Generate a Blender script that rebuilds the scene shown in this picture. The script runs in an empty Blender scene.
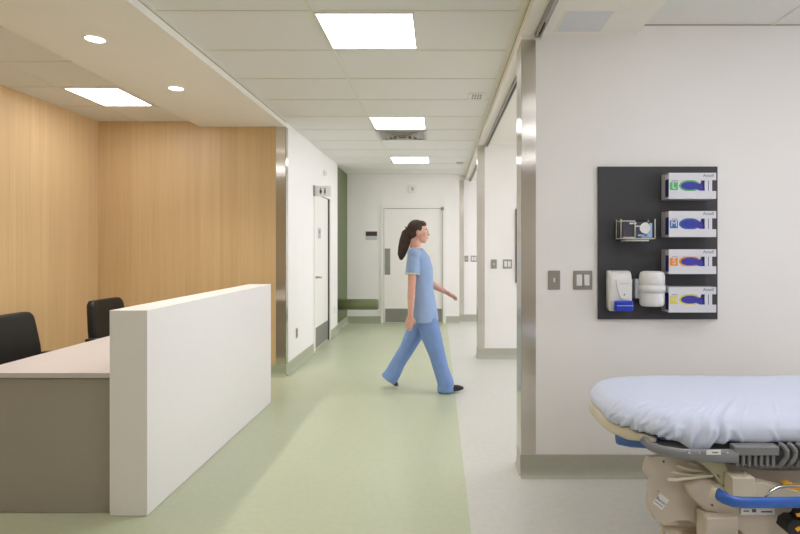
import bpy, bmesh, math, random
from mathutils import Vector, Matrix
random.seed(7)
PI = math.pi
col = bpy.context.scene.collection
F = 533.33; U0, V0, CZ = 438.5, 248.5, 1.39     # focal length in px, principal point, eye height

def P(u, v, Y):                                  # a measured point at a known depth
    return Vector(((u-U0)*Y/F, Y, CZ-(v-V0)*Y/F))
def lin(c):
    return tuple(((x/255)/12.92 if x/255 <= .04045 else ((x/255+.055)/1.055)**2.4) for x in c)

# ------------------------------------------------------------------ materials
ANR = 0
MATS = {}
def mat(name, rgb, rough=.5, metal=0, noise=0, nscale=20, bump=0, bscale=80, coat=0, emit=0, stretch=None, trans=0, spec=.5):
    if name in MATS: return MATS[name]
    m = bpy.data.materials.new(name); m.use_nodes = True
    nt = m.node_tree; b = nt.nodes['Principled BSDF']
    c = lin(rgb)
    b.inputs['Base Color'].default_value = (*c, 1)
    b.inputs['Roughness'].default_value = rough
    b.inputs['Metallic'].default_value = metal
    b.inputs['Coat Weight'].default_value = coat
    b.inputs['Specular IOR Level'].default_value = spec
    b.inputs['Transmission Weight'].default_value = trans
    if emit:
        b.inputs['Emission Color'].default_value = (*c, 1)
        b.inputs['Emission Strength'].default_value = emit
    if noise or bump:
        tc = nt.nodes.new('ShaderNodeTexCoord'); mp = nt.nodes.new('ShaderNodeMapping')
        nt.links.new(tc.outputs['Object'], mp.inputs['Vector'])
        if stretch: mp.inputs['Scale'].default_value = stretch
    if noise:
        n = nt.nodes.new('ShaderNodeTexNoise'); n.inputs['Scale'].default_value = nscale; n.inputs['Detail'].default_value = 4
        nt.links.new(mp.outputs['Vector'], n.inputs['Vector'])
        r = nt.nodes.new('ShaderNodeValToRGB')
        r.color_ramp.elements[0].position = .3; r.color_ramp.elements[1].position = .7
        r.color_ramp.elements[0].color = (*[x*(1-noise) for x in c], 1)
        r.color_ramp.elements[1].color = (*[min(1, x*(1+noise)) for x in c], 1)
        nt.links.new(n.outputs['Fac'], r.inputs['Fac']); nt.links.new(r.outputs['Color'], b.inputs['Base Color'])
    if bump:
        n2 = nt.nodes.new('ShaderNodeTexNoise'); n2.inputs['Scale'].default_value = bscale; n2.inputs['Detail'].default_value = 3
        nt.links.new(mp.outputs['Vector'], n2.inputs['Vector'])
        bp = nt.nodes.new('ShaderNodeBump'); bp.inputs['Strength'].default_value = bump; bp.inputs['Distance'].default_value = .01
        nt.links.new(n2.outputs['Fac'], bp.inputs['Height']); nt.links.new(bp.outputs['Normal'], b.inputs['Normal'])
    MATS[name] = m
    return m

def wood_material():
    m = bpy.data.materials.new('maple_veneer'); m.use_nodes = True
    nt = m.node_tree; N = nt.nodes.new; L = nt.links.new
    b = nt.nodes['Principled BSDF']; b.inputs['Roughness'].default_value = .42
    tc = N('ShaderNodeTexCoord')
    sep = N('ShaderNodeSeparateXYZ'); L(tc.outputs['Object'], sep.inputs[0])
    add = N('ShaderNodeMath'); add.operation = 'ADD'; L(sep.outputs['X'], add.inputs[0]); L(sep.outputs['Y'], add.inputs[1])
    # veneer leaves 19 cm wide, each a slightly different tone
    div = N('ShaderNodeMath'); div.operation = 'DIVIDE'; L(add.outputs[0], div.inputs[0]); div.inputs[1].default_value = .19
    flo = N('ShaderNodeMath'); flo.operation = 'FLOOR'; L(div.outputs[0], flo.inputs[0])
    wn = N('ShaderNodeTexWhiteNoise'); wn.noise_dimensions = '1D'; L(flo.outputs[0], wn.inputs['W'])
    # fine vertical grain
    cb = N('ShaderNodeCombineXYZ'); L(add.outputs[0], cb.inputs['X']); L(sep.outputs['Z'], cb.inputs['Z'])
    mp = N('ShaderNodeMapping'); mp.inputs['Scale'].default_value = (70, 1, .9); L(cb.outputs[0], mp.inputs['Vector'])
    n = N('ShaderNodeTexNoise'); n.inputs['Scale'].default_value = 1; n.inputs['Detail'].default_value = 5; L(mp.outputs[0], n.inputs['Vector'])
    mp2 = N('ShaderNodeMapping'); mp2.inputs['Scale'].default_value = (14, 1, .35); L(cb.outputs[0], mp2.inputs['Vector'])
    n2 = N('ShaderNodeTexNoise'); n2.inputs['Scale'].default_value = 1; n2.inputs['Detail'].default_value = 3; L(mp2.outputs[0], n2.inputs['Vector'])
    s1 = N('ShaderNodeMath'); s1.operation = 'MULTIPLY_ADD'; L(n.outputs['Fac'], s1.inputs[0]); s1.inputs[1].default_value = .5; s1.inputs[2].default_value = 0
    s2 = N('ShaderNodeMath'); s2.operation = 'MULTIPLY_ADD'; L(n2.outputs['Fac'], s2.inputs[0]); s2.inputs[1].default_value = .4; L(s1.outputs[0], s2.inputs[2])
    s3 = N('ShaderNodeMath'); s3.operation = 'MULTIPLY_ADD'; L(wn.outputs['Value'], s3.inputs[0]); s3.inputs[1].default_value = .13; L(s2.outputs[0], s3.inputs[2])
    r = N('ShaderNodeValToRGB'); L(s3.outputs[0], r.inputs['Fac'])
    r.color_ramp.elements[0].position = .22; r.color_ramp.elements[0].color = (*lin((203, 168, 120)), 1)
    r.color_ramp.elements[1].position = .78; r.color_ramp.elements[1].color = (*lin((226, 198, 153)), 1)
    L(r.outputs['Color'], b.inputs['Base Color'])
    return m

def floor_material():
    # sheet vinyl: green field welded along x = 0.16 to a pale grey-green field
    m = bpy.data.materials.new('sheet_vinyl'); m.use_nodes = True
    nt = m.node_tree; N = nt.nodes.new; L = nt.links.new
    b = nt.nodes['Principled BSDF']; b.inputs['Roughness'].default_value = .33
    tc = N('ShaderNodeTexCoord'); sep = N('ShaderNodeSeparateXYZ'); L(tc.outputs['Object'], sep.inputs[0])
    gt = N('ShaderNodeMath'); gt.operation = 'GREATER_THAN'; L(sep.outputs['X'], gt.inputs[0]); gt.inputs[1].default_value = .16
    n = N('ShaderNodeTexNoise'); n.inputs['Scale'].default_value = 28; n.inputs['Detail'].default_value = 6; L(tc.outputs['Object'], n.inputs['Vector'])
    def ramp(a, c):
        r = N('ShaderNodeValToRGB'); L(n.outputs['Fac'], r.inputs['Fac'])
        r.color_ramp.elements[0].position = .35; r.color_ramp.elements[0].color = (*lin(a), 1)
        r.color_ramp.elements[1].position = .65; r.color_ramp.elements[1].color = (*lin(c), 1)
        return r
    g = ramp(FLOOR_G[0], FLOOR_G[1]); w = ramp(FLOOR_W[0], FLOOR_W[1])
    mx = N('ShaderNodeMixRGB'); L(gt.outputs[0], mx.inputs['Fac']); L(g.outputs['Color'], mx.inputs[1]); L(w.outputs['Color'], mx.inputs[2])
    L(mx.outputs['Color'], b.inputs['Base Color'])
    n3 = N('ShaderNodeTexNoise'); n3.inputs['Scale'].default_value = 3; L(tc.outputs['Object'], n3.inputs['Vector'])
    mr = N('ShaderNodeMapRange'); L(n3.outputs['Fac'], mr.inputs['Value']); mr.inputs['To Min'].default_value = .28; mr.inputs['To Max'].default_value = .42
    L(mr.outputs[0], b.inputs['Roughness'])
    return m
FLOOR_G = ((186, 193, 163), (190, 197, 168)); FLOOR_W = ((203, 203, 195), (208, 208, 201))

WALL = mat('white_wall_paint', (240, 238, 235), .62, noise=.008, nscale=3, bump=.02, bscale=300)
CEIL = mat('ceiling_tile', (226, 225, 221), .85, noise=.02, nscale=160, bump=.05, bscale=260)
GYP = mat('ceiling_gypsum', (236, 232, 224), .8, noise=.006, nscale=4)
GRID = mat('ceiling_grid_white', (222, 219, 208), .5, noise=.01)
GROOVE = mat('shadow_gap_brown', (170, 158, 138), .7, noise=.02)
STEEL = mat('brushed_stainless', (220, 216, 208), .20, metal=1, noise=.03, nscale=6, stretch=(60, 60, 1))
_b = STEEL.node_tree.nodes['Principled BSDF']; _b.inputs['Anisotropic'].default_value = .97
_t = STEEL.node_tree.nodes.new('ShaderNodeTangent'); _t.direction_type = 'RADIAL'; _t.axis = 'Z'
STEEL.node_tree.links.new(_t.outputs[0], _b.inputs['Tangent']); _b.inputs['Anisotropic Rotation'].default_value = ANR
PLATE = mat('satin_steel_plate', (168, 164, 156), .38, metal=.85, noise=.03, nscale=30)
WOOD = wood_material()
FLOOR = floor_material()
BASEG = mat('green_vinyl_base', (166, 172, 146), .42, noise=.03, nscale=30)
BASEW = mat('grey_green_vinyl_base', (176, 177, 162), .42, noise=.03, nscale=30)
GREEN = mat('olive_green_paint', (98, 107, 70), .5, noise=.02)
PAD = mat('olive_green_vinyl_upholstery', (112, 121, 84), .42, noise=.03, nscale=12)
LAM = mat('white_laminate', (238, 235, 234), .42, noise=.006)
LAMTOP = mat('grey_lilac_laminate', (206, 200, 200), .38, noise=.01)
LAMG = mat('grey_laminate', (162, 156, 146), .5, noise=.015, nscale=40)
LEATHER = mat('black_leather', (10, 9, 8), .5, noise=.1, nscale=60, bump=.06, bscale=220)
BLACKP = mat('black_plastic', (22, 21, 22), .4, noise=.05)
CHROME = mat('chrome', (205, 205, 205), .12, metal=1, noise=.01)
DOORW = mat('white_door_paint', (238, 235, 230), .5, noise=.006)
DARKGAP = mat('dark_gap', (96, 92, 84), .7, noise=.02)
KICK = mat('brushed_kick_plate', (146, 146, 138), .4, metal=.4, noise=.03, nscale=8, stretch=(40, 40, 1))
BOARD = mat('charcoal_board', (58, 58, 62), .55, noise=.02)
WHITEP = mat('white_plastic', (232, 232, 230), .32, noise=.006)
GREYP = mat('pale_grey_plastic', (196, 198, 200), .35, noise=.01)
BLUEP = mat('bright_blue_plastic', (28, 62, 190), .3, noise=.02)
LIGHT = mat('lit_diffuser', (243, 243, 250), .5, emit=9, noise=.0)
DLIGHT = mat('lit_downlight', (255, 248, 240), .5, emit=8)

# ------------------------------------------------------------------ mesh builder
class MB:
    def __init__(s): s.bm = bmesh.new(); s.mats = []; s.mi = 0
    def m(s, material):
        if material not in s.mats: s.mats.append(material)
        s.mi = s.mats.index(material); return s
    def face(s, vs, smooth=False):
        try: f = s.bm.faces.new(vs)
        except ValueError: return None
        f.material_index = s.mi; f.smooth = smooth; return f
    def box(s, x0, x1, y0, y1, z0, z1, bev=0, seg=2):
        r = bmesh.ops.create_cube(s.bm, size=1)
        vs = r['verts']
        for v in vs: v.co = Vector(((x0+x1)/2+v.co.x*(x1-x0), (y0+y1)/2+v.co.y*(y1-y0), (z0+z1)/2+v.co.z*(z1-z0)))
        fs = set(f for v in vs for f in v.link_faces)
        for f in fs: f.material_index = s.mi
        if bev:
            es = list(set(e for v in vs for e in v.link_edges))
            r = bmesh.ops.bevel(s.bm, geom=es, offset=bev, segments=seg, profile=.5, affect='EDGES')
            for f in r['faces']: f.material_index = s.mi; f.smooth = True
        return s
    def prism(s, pts, d, bev=0, seg=2):
        """closed polygon of Vectors, extruded by vector d"""
        d = Vector(d)
        a = [s.bm.verts.new(p) for p in pts]; b = [s.bm.verts.new(Vector(p)+d) for p in pts]
        fs = [s.face(a), s.face(b[::-1])]; n = len(pts)
        for i in range(n): fs.append(s.face([a[i], b[i], b[(i+1) % n], a[(i+1) % n]]))
        if bev:
            es = list(set(e for f in fs[:2] if f for e in f.edges))
            r = bmesh.ops.bevel(s.bm, geom=es, offset=bev, segments=seg, profile=.5, affect='EDGES')
            for f in r['faces']: f.material_index = s.mi; f.smooth = True
        return s
    def flat(s, pts): s.face([s.bm.verts.new(p) for p in pts]); return s
    def loft(s, rings, caps=True, smooth=True, closed=True):
        vr = [[s.bm.verts.new(p) for p in r] for r in rings]; n = len(vr[0])
        for i in range(len(vr)-1):
            for j in range(n if closed else n-1):
                s.face([vr[i][j], vr[i][(j+1) % n], vr[i+1][(j+1) % n], vr[i+1][j]], smooth)
        if caps and closed: s.face(vr[0][::-1], smooth); s.face(vr[-1], smooth)
        return s
    def tube(s, path, r, n=12, side=None, caps=True, round_ends=False):
        """path of points; r number / list of numbers or (lateral, normal) pairs"""
        path = [Vector(p) for p in path]; k = len(path)
        if not isinstance(r, list): r = [r]*k
        r = [(q, q) if not isinstance(q, (tuple, list)) else q for q in r]
        if round_ends:
            t0 = (path[0]-path[1]).normalized(); t1 = (path[-1]-path[-2]).normalized()
            a, b = [], []
            for c in (75, 45, 20):
                q = math.cos(math.radians(c)); h = math.sin(math.radians(c))
                a.append((path[0]+t0*h*min(r[0]), (r[0][0]*q, r[0][1]*q)))
                b.append((path[-1]+t1*h*min(r[-1]), (r[-1][0]*q, r[-1][1]*q)))
            b = b[::-1]
            path = [p for p, _ in a]+path+[p for p, _ in b]; r = [q for _, q in a]+r+[q for _, q in b]; k = len(path)
        rings = []
        ref = Vector(side) if side else None
        for i in range(k):
            t = (path[min(i+1, k-1)]-path[max(i-1, 0)]).normalized()
            if ref is None:
                ref = Vector((0, 0, 1)) if abs(t.z) < .9 else Vector((0, 1, 0))
            sd = (ref-t*ref.dot(t))
            if sd.length < 1e-5: sd = t.orthogonal()
            sd.normalize(); nn = t.cross(sd)
            if not side: ref = sd
            rings.append([path[i]+sd*math.cos(2*PI*j/n)*r[i][0]+nn*math.sin(2*PI*j/n)*r[i][1] for j in range(n)])
        return s.loft(rings, caps)
    def cyl(s, c, r, h, axis='Z', n=24, r2=None):
        c = Vector(c); ax = {'X': Vector((1, 0, 0)), 'Y': Vector((0, 1, 0)), 'Z': Vector((0, 0, 1))}[axis]
        a = ax.orthogonal().normalized(); b = ax.cross(a); r2 = r if r2 is None else r2
        R1 = [s.bm.verts.new(c+(a*math.cos(2*PI*j/n)+b*math.sin(2*PI*j/n))*r) for j in range(n)]
        R2 = [s.bm.verts.new(c+ax*h+(a*math.cos(2*PI*j/n)+b*math.sin(2*PI*j/n))*r2) for j in range(n)]
        for j in range(n): s.face([R1[j], R1[(j+1) % n], R2[(j+1) % n], R2[j]], True)
        s.face(R1[::-1]); s.face(R2); return s
    def ball(s, c, rx, ry, rz, rot=None, u=20, v=12):
        r = bmesh.ops.create_uvsphere(s.bm, u_segments=u, v_segments=v, radius=1)
        for q in r['verts']:
            p = Vector((q.co.x*rx, q.co.y*ry, q.co.z*rz))
            if rot: p = rot @ p
            q.co = Vector(c)+p
            for f in q.link_faces: f.material_index = s.mi; f.smooth = True
        return s
    def text(s, txt, size, origin, ex=(1, 0, 0), ey=(0, 0, 1), align='CENTER'):
        cu = bpy.data.curves.new('lettering', 'FONT'); cu.body = txt; cu.size = size; cu.align_x = align; cu.align_y = 'CENTER'
        cu.resolution_u = 3
        o = bpy.data.objects.new('lettering', cu); col.objects.link(o)
        dg = bpy.context.evaluated_depsgraph_get(); me = bpy.data.meshes.new_from_object(o.evaluated_get(dg))
        ex = Vector(ex).normalized(); ey = Vector(ey).normalized()
        vs = [s.bm.verts.new(Vector(origin)+ex*v.co.x+ey*v.co.y) for v in me.vertices]
        for p in me.polygons: s.face([vs[i] for i in p.vertices])
        bpy.data.objects.remove(o); bpy.data.meshes.remove(me); bpy.data.curves.remove(cu)
        return s
    def build(s, name, material=None, parent=None, loc=None, fix=True):
        if material is not None and not s.mats: s.mats = [material]
        elif material is not None: s.mats[0:0] = []
        if fix: bmesh.ops.recalc_face_normals(s.bm, faces=s.bm.faces)
        me = bpy.data.meshes.new(name)
        if parent is not None: org = wloc(parent)
        elif loc is not None: org = Vector(loc)
        else: org = Vector((0, 0, 0))
        bmesh.ops.translate(s.bm, verts=s.bm.verts, vec=-org)
        s.bm.to_mesh(me); s.bm.free()
        for q in s.mats: me.materials.append(q)
        o = bpy.data.objects.new(name, me); col.objects.link(o)
        if parent is not None: o.parent = parent
        else: o.location = org
        return o
def wloc(o):
    p = Vector(o.location)
    while o.parent: o = o.parent; p += Vector(o.location)
    return p
def tag(o, label, cat, group=None):
    o['label'] = label; o['category'] = cat
    if group: o['group'] = group
    return o
def thing(name, label, cat, loc, group=None):
    o = bpy.data.objects.new(name, None); o.empty_display_size = .1; col.objects.link(o); o.location = loc
    return tag(o, label, cat, group)
def struct(o): o['kind'] = 'structure'; return o
def sbox(name, m, *b, parent=None, bev=0):
    o = MB().m(m).box(*b, bev=bev).build(name, parent=parent)
    return struct(o) if parent is None else o
def clone(root, loc, label=None, group=None, rotz=None):
    r = root.copy(); col.objects.link(r); r.location = loc
    if rotz is not None: r.rotation_euler = (0, 0, rotz)
    if label: r['label'] = label
    if group: r['group'] = group
    for ch in list(root.children):
        c = ch.copy(); col.objects.link(c); c.parent = r
        for g in list(ch.children):
            d = g.copy(); col.objects.link(d); d.parent = c
    return r

# ------------------------------------------------------------------ dimensions of the place
HC = 2.775           # tile ceiling
HB = 2.715           # bulkhead over the desk
HS = 2.70            # soffit along the bays
XL, XR = -1.663, .509
XW = -3.70           # wood side wall
YW = 5.80            # wood back wall
YE = 9.93            # corridor end
Y1, Y2, Y3 = 3.264, 6.74, 10.2
TW = .19             # bay wall thickness
XO = 4.3; YR = -2.6  # far side of the bays, rear of the room
BH = .13             # base height

# floor and ceilings
MB().m(FLOOR).box(XW-.15, XO+.15, YR-.15, 10.6, -.1, 0).build('floor')
struct(bpy.data.objects['floor'])
c = MB().m(CEIL).box(XW-.15, XR+.3, YR-.15, 10.6, HC, HC+.1).box(XR+.3, XO+.15, YR-.15, 10.6, 2.76, HC+.1)
struct(c.build('ceiling'))
# exposed grid of the tile ceiling
g = MB().m(GRID)
ys = [3.11+.62*k for k in range(-9, 12)]
for y in ys:
    if y < YE: g.box(XL, XR, y-.012, y+.012, HC-.004, HC+.001)
for x in (-.738, .48): g.box(x-.012, x+.012, YR, YE, HC-.0045, HC+.001)
for y in ys:
    if y+.25 < YW: g.box(XW, -2.6, y+.212, y+.228, HC-.004, HC+.001)
for x in (-3.24,): g.box(x-.008, x+.008, YR, YW, HC-.0042, HC+.001)
struct(g.build('trim_1'))
g = MB().m(GRID)
for x in (2.05, 3.27): g.box(x-.012, x+.012, YR, 10.2, 2.757, 2.761)
for k in range(22):
    y = YR+.61*k
    g.box(1.21, XO, y-.012, y+.012, 2.7575, 2.761)
struct(g.build('trim_2'))
# wall angle and shadow gap along both sides of the corridor ceiling
struct(MB().m(GRID).box(XL, XL+.022, YR, 8.78, HC-.006, HC).box(XR-.022, XR, YR, YE, HC-.006, HC)
       .box(XL, .39, YE-.022, YE, HC-.006, HC).build('trim_3'))
struct(MB().m(GROOVE).box(XR-.001, XR+.02, YR, YE, HC-.016, HC-.001).box(1.207, XO, Y1-.004, Y1, 2.754, 2.76)
       .box(XL-.02, XL+.0015, YR, YW, HC-.012, HC-.002).build('trim_4'))
# bulkhead over the desk
struct(MB().m(GYP).box(-2.6, XL, YR, YW, HB, HC).build('trim_5'))
# soffit over the openings of the bays, with a lower lip on the corridor side
struct(MB().m(GYP).box(XR, 1.207, YR, 10.2, HS, HC).build('trim_6'))

# walls
sbox('wall_wood_side', WOOD, XW-.12, XW, YR, YW+.12, BH*0, HC)
sbox('wall_wood_back', WOOD, XW, -1.767, YW, YW+.12, .13, HC)
w = MB().m(WALL).box(-1.783, XL, YW+.001, 7.105, 0, HC).box(-1.783, XL, 7.105, 8.175, 2.165, HC).box(-1.783, XL, 8.175, 8.78, 0, HC)
w.box(XW, -1.783, YW+.001, YW+.12, 0, .13).box(-1.783, -1.767, YW+.001, YW+.1, 0, HC)
struct(w.build('wall_left'))
sbox('wall_green', GREEN, -1.82, -1.70, 8.78, YE, 0, HC)
w = MB().m(WALL).box(-1.82, -1.03, YE, YE+.12, 0, HC).box(-1.03, .09, YE, YE+.12, 2.15, HC).box(.09, .39, YE, YE+.12, 0, HC)
struct(w.build('wall_back'))
sbox('wall_bay_near', WALL, XR+.0012, XO, Y1, Y1+TW, 0, HC)
sbox('wall_bay_middle', WALL, XR-.012, XO, Y2, Y2+TW, 0, HC)
sbox('wall_bay_far', WALL, .39, XO, Y3, Y3+TW, 0, HC)
WZ0, WZ1 = .85, 2.35
WINS = ((-.6, 2.6), (4.0, 6.2), (7.5, 9.7))  # windows out of view; the two farther ones added to brighten the corridor
wl_ = MB().m(WALL).box(XO, XO+.12, YR, 10.4, 0, WZ0).box(XO, XO+.12, YR, 10.4, WZ1, HC)
e_ = [YR]+[v for w_ in WINS for v in w_]+[10.4]
for a_, b_ in zip(e_[::2], e_[1::2]): wl_.box(XO, XO+.12, a_, b_, WZ0, WZ1)
struct(wl_.build('wall_right'))
for n_, (a_, b_) in enumerate(WINS):
    wn_ = MB().m(DOORW)
    for y in (a_+.02, (a_+b_)/2, b_-.02): wn_.box(XO+.03, XO+.09, y-.02, y+.02, WZ0, WZ1)
    wn_.box(XO+.03, XO+.09, a_, b_, WZ0, WZ0+.04).box(XO+.03, XO+.09, a_, b_, WZ1-.04, WZ1)
    struct(wn_.build('unseen_window_%d' % (n_+1)))
sbox('wall_rear', mat('taupe_wall_paint', (196, 188, 176), .6, noise=.01), XW, XO, YR-.12, YR, 0, HC)

# coved vinyl base
def cove(name, m, runs):
    """runs: (x0,y0,x1,y1,nx,ny) along a wall, n the way the room lies"""
    b = MB().m(m)
    prof = [(.0, BH), (.008, BH), (.010, .05), (.014, .03), (.022, .014), (.036, .004), (.05, .0015), (.05, 0), (0, 0)]
    for (x0, y0, x1, y1, nx, ny) in runs:
        if abs(nx) == 1 and x0 > 0: nx *= .35
        b.loft([[Vector((x0+nx*d, y0+ny*d, z)) for d, z in prof], [Vector((x1+nx*d, y1+ny*d, z)) for d, z in prof]], smooth=False)
    return struct(b.build(name))
cove('baseboard_left', BASEG, [(XL, YW-.0, XL, 7.06, 1, 0), (XL, 8.21, XL, 8.78, 1, 0), (XL-.04, 8.78, XL-.04, YE, 1, 0),
     (-3.70, YW, XL+.01, YW, 0, -1)])
cove('baseboard_back', BASEG, [(-1.70, YE, -1.07, YE, 0, -1)])
cove('baseboard_right', BASEW, [(.13, YE, .39, YE, 0, -1), (XR-.01, Y1, XO, Y1, 0, -1), (XR, Y1, XR, Y1+TW, -1, 0), (XR-.022, Y2, XO, Y2, 0, -1),
     (XR-.012, Y2, XR-.012, Y2+TW, -1, 0), (.38, Y3, XO, Y3, 0, -1)])

# ------------------------------------------------------------------ stainless corner guards
def guard(boxes, label, zt):
    b = MB().m(STEEL)
    x0, x1, y0, y1 = boxes[0]
    for (a, bb, cc, d) in boxes: b.box(a, bb, cc, d, BH+.001, zt)
    o = b.build('corner_guard', loc=(x0, y0, BH)); return tag(o, label, 'corner guard', 'stainless corner guards')
t = .0025
guard([(XR-.001, XR+.086, Y1-t, Y1), (XR-t, XR, Y1-t, Y1+TW+t), (XR, XR+.086, Y1+TW, Y1+TW+t)],
      'tall stainless steel guard on the near wall end beside the single light switch', 2.668)
guard([(XR-.013, XR+.075, Y2-t, Y2), (XR-.012-t, XR-.012, Y2-t, Y2+TW+t)],
      'stainless steel guard on the middle wall end at the second treatment bay', HS-.001)
guard([(.385, .49, Y3-t, Y3)], 'narrow stainless steel guard at the far end right of the white double-width door', HS-.001)
guard([(-1.767, XL+t, YW-t, YW), (XL, XL+t, YW-t, YW+.09)], 'stainless steel guard between the wood wall and the white corridor wall', HB-.001)

# ------------------------------------------------------------------ doors
# corridor end door
d = struct(MB().m(DOORW).box(-1.015, .075, YE+.012, YE+.052, .008, 2.135, bev=.002).build('door_1'))
fr = MB().m(DOORW).box(-1.075, -1.02, YE-.018, YE+.06, 0, 2.20).box(.08, .135, YE-.018, YE+.06, 0, 2.20).box(-1.02, .08, YE-.018, YE+.06, 2.14, 2.20)
fr.build('door_frame', parent=d)
MB().m(DARKGAP).box(-1.021, -1.0155, YE+.002, YE+.06, 0, 2.14).box(.0755, .081, YE+.002, YE+.06, 0, 2.14).box(-1.02, .08, YE+.002, YE+.06, 2.1355, 2.1405).build('door_gap', parent=d)
MB().m(KICK).box(-.995, .065, YE+.009, YE+.013, .02, .27).build('kick_plate', parent=d)
pl = MB().m(KICK).box(-1.0, -.90, YE+.006, YE+.013, .90, 1.39).build('push_plate', parent=d)
MB().m(KICK).box(.045, .10, YE-.03, YE+.01, 2.10, 2.16, bev=.004).build('door_pivot', parent=d)
# washroom door in the left wall
xd = XL-.022
d = struct(MB().m(DOORW).box(xd-.04, xd, 7.15, 8.125, .008, 2.135).build('door_2'))
fr = MB().m(DOORW).box(xd-.05, XL+.014, 7.10, 7.147, 0, 2.19).box(xd-.05, XL+.014, 8.132, 8.178, 0, 2.19).box(xd-.05, XL+.014, 7.147, 8.132, 2.14, 2.19)
fr.build('door_frame', parent=d)
MB().m(DARKGAP).box(xd-.04, XL+.0, 8.12, 8.133, 0, 2.14).box(xd-.04, xd+.004, 7.146, 7.151, 0, 2.14).box(xd-.04, xd+.004, 7.15, 8.125, 2.134, 2.141).build('door_gap', parent=d)
MB().m(KICK).box(xd-.002, xd+.003, 7.17, 8.11, .02, .30).build('kick_plate', parent=d)
h = MB().m(PLATE).box(xd, xd+.010, 7.19, 7.25, .96, 1.12, bev=.003)
h.tube([(xd, 7.222, 1.0), (xd+.055, 7.222, 1.0), (xd+.062, 7.24, 1.0), (xd+.062, 7.38, .99)], .014)
h.cyl((xd+.004, 7.222, 1.09), .014, .012, 'X').build('door_handle', parent=d)
MB().m(GREYP).box(xd, xd+.006, 7.45, 7.62, 1.53, 1.68, bev=.002).m(PLATE).box(xd+.006, xd+.0075, 7.48, 7.59, 1.56, 1.572).box(xd+.006, xd+.0075, 7.48, 7.59, 1.60, 1.65).build('name_plate', parent=d)

# ------------------------------------------------------------------ lit ceiling panels
def panel_light(x0, x1, y0, y1, z, label):
    t = thing('ceiling_light', label, 'ceiling light', ((x0+x1)/2, (y0+y1)/2, z-.008), 'square lit ceiling panels')
    f = MB().m(GRID)
    e = .012
    f.box(x0-e, x1+e, y0-e, y0, z-.008, z+.0).box(x0-e, x1+e, y1, y1+e, z-.008, z).box(x0-e, x0, y0, y1, z-.008, z).box(x1, x1+e, y0, y1, z-.008, z)
    f.build('frame', parent=t)
    MB().m(LIGHT).box(x0, x1, y0, y1, z-.005, z-.001).build('diffuser', parent=t)
    return t
L1 = panel_light(-.722, -.156, 3.135, 3.675, HC, 'largest lit square panel in the corridor ceiling, at the top of the picture')
def copy_light(x, y, z, label): return clone(L1, (x, y, z-.008), label)
cx = -.439
copy_light(cx, 5.875, HC, 'lit square panel in the corridor ceiling directly before the air vent')
copy_light(cx, 8.33, HC, 'smallest and farthest lit panel in the corridor ceiling near the end door')
panel_light(-3.22, -2.768, 4.59, 5.15, HC, 'lit ceiling panel above the desk, partly hidden by the bulkhead')
for (x, y, z) in [(cx, .95, HC), (-2.95, 2.4, HC), (1.62, 1.72, 2.762), (1.62, .50, 2.762), (1.62, -1.45, 2.762),
                  (1.75, 5.1, 2.762), (3.0, 5.1, 2.762), (1.75, 8.5, 2.762), (3.0, 8.5, 2.762)]:
    copy_light(x, y, z, 'lit square ceiling panel outside the view of the photograph')

def downlight(x, y, label):
    t = thing('recessed_downlight', label, 'downlight', (x, y, HB-.006), 'round downlights in the bulkhead')
    b = MB().m(GYP); n = 32
    def ring(r, z): return [Vector((x+r*math.cos(2*PI*j/n), y+r*math.sin(2*PI*j/n), z)) for j in range(n)]
    b.loft([ring(.066, HB-.0005), ring(.064, HB-.006), ring(.056, HB-.005), ring(.055, HB-.0005)], caps=False).build('trim_ring', parent=t)
    MB().m(DLIGHT).cyl((x, y, HB-.0035), .055, .003).build('lens', parent=t)
    return t
D1 = downlight(-2.17, 3.37, 'nearer round downlight in the beige bulkhead, upper left')
clone(D1, (-2.17, 4.41, HB-.006), 'farther round downlight in the beige bulkhead, closer to the wood wall')

# air vent and ceiling devices
t = thing('air_vent', 'grey louvred air vent in the corridor ceiling behind the second lit panel', 'air vent', (-.439, 6.5, HC-.01))
b = MB().m(GREYP)
x0, x1, y0, y1 = -.74, -.14, 6.215, 6.79
b.box(x0, x1, y0, y0+.03, HC-.01, HC).box(x0, x1, y1-.03, y1, HC-.01, HC).box(x0, x0+.03, y0, y1, HC-.01, HC).box(x1-.03, x1, y0, y1, HC-.01, HC).build('frame', parent=t)
b = MB().m(PLATE)
for k in range(4):
    e = .05+k*.06; z = HC-.012-k*.006
    b.box(x0+e, x1-e, y0+e, y0+e+.022, z, HC-.002).box(x0+e, x1-e, y1-e-.022, y1-e, z, HC-.002)
    b.box(x0+e, x0+e+.022, y0+e+.022, y1-e-.022, z, HC-.002).box(x1-e-.022, x1-e, y0+e+.022, y1-e-.022, z, HC-.002)
b.build('louvre', parent=t)
MB().m(PLATE).box(x0+.03, x1-.03, y0+.03, y1-.03, HC-.0035, HC-.001).build('backing', parent=t)
t = thing('ceiling_grille', 'small square perforated device on the corridor ceiling tile', 'ceiling device', (.345, 4.84, HC-.012))
MB().m(CEIL).box(.27, .42, 4.74, 4.94, HC-.008, HC, bev=.003).build('cover', parent=t)
for i in range(4):
    for j in range(3): MB().m(DARKGAP).box(.303+i*.024, .317+i*.024, 4.775+j*.055, 4.80+j*.055, HC-.0095, HC-.0075).build('grille_slot', parent=t)
tag(MB().m(GREYP).cyl((.345, 8.6, HC-.03), .05, .03, r2=.06).build('smoke_detector', loc=(.345, 8.6, HC-.03)), 'round smoke detector on the ceiling at the far end of the corridor', 'smoke detector')
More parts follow.
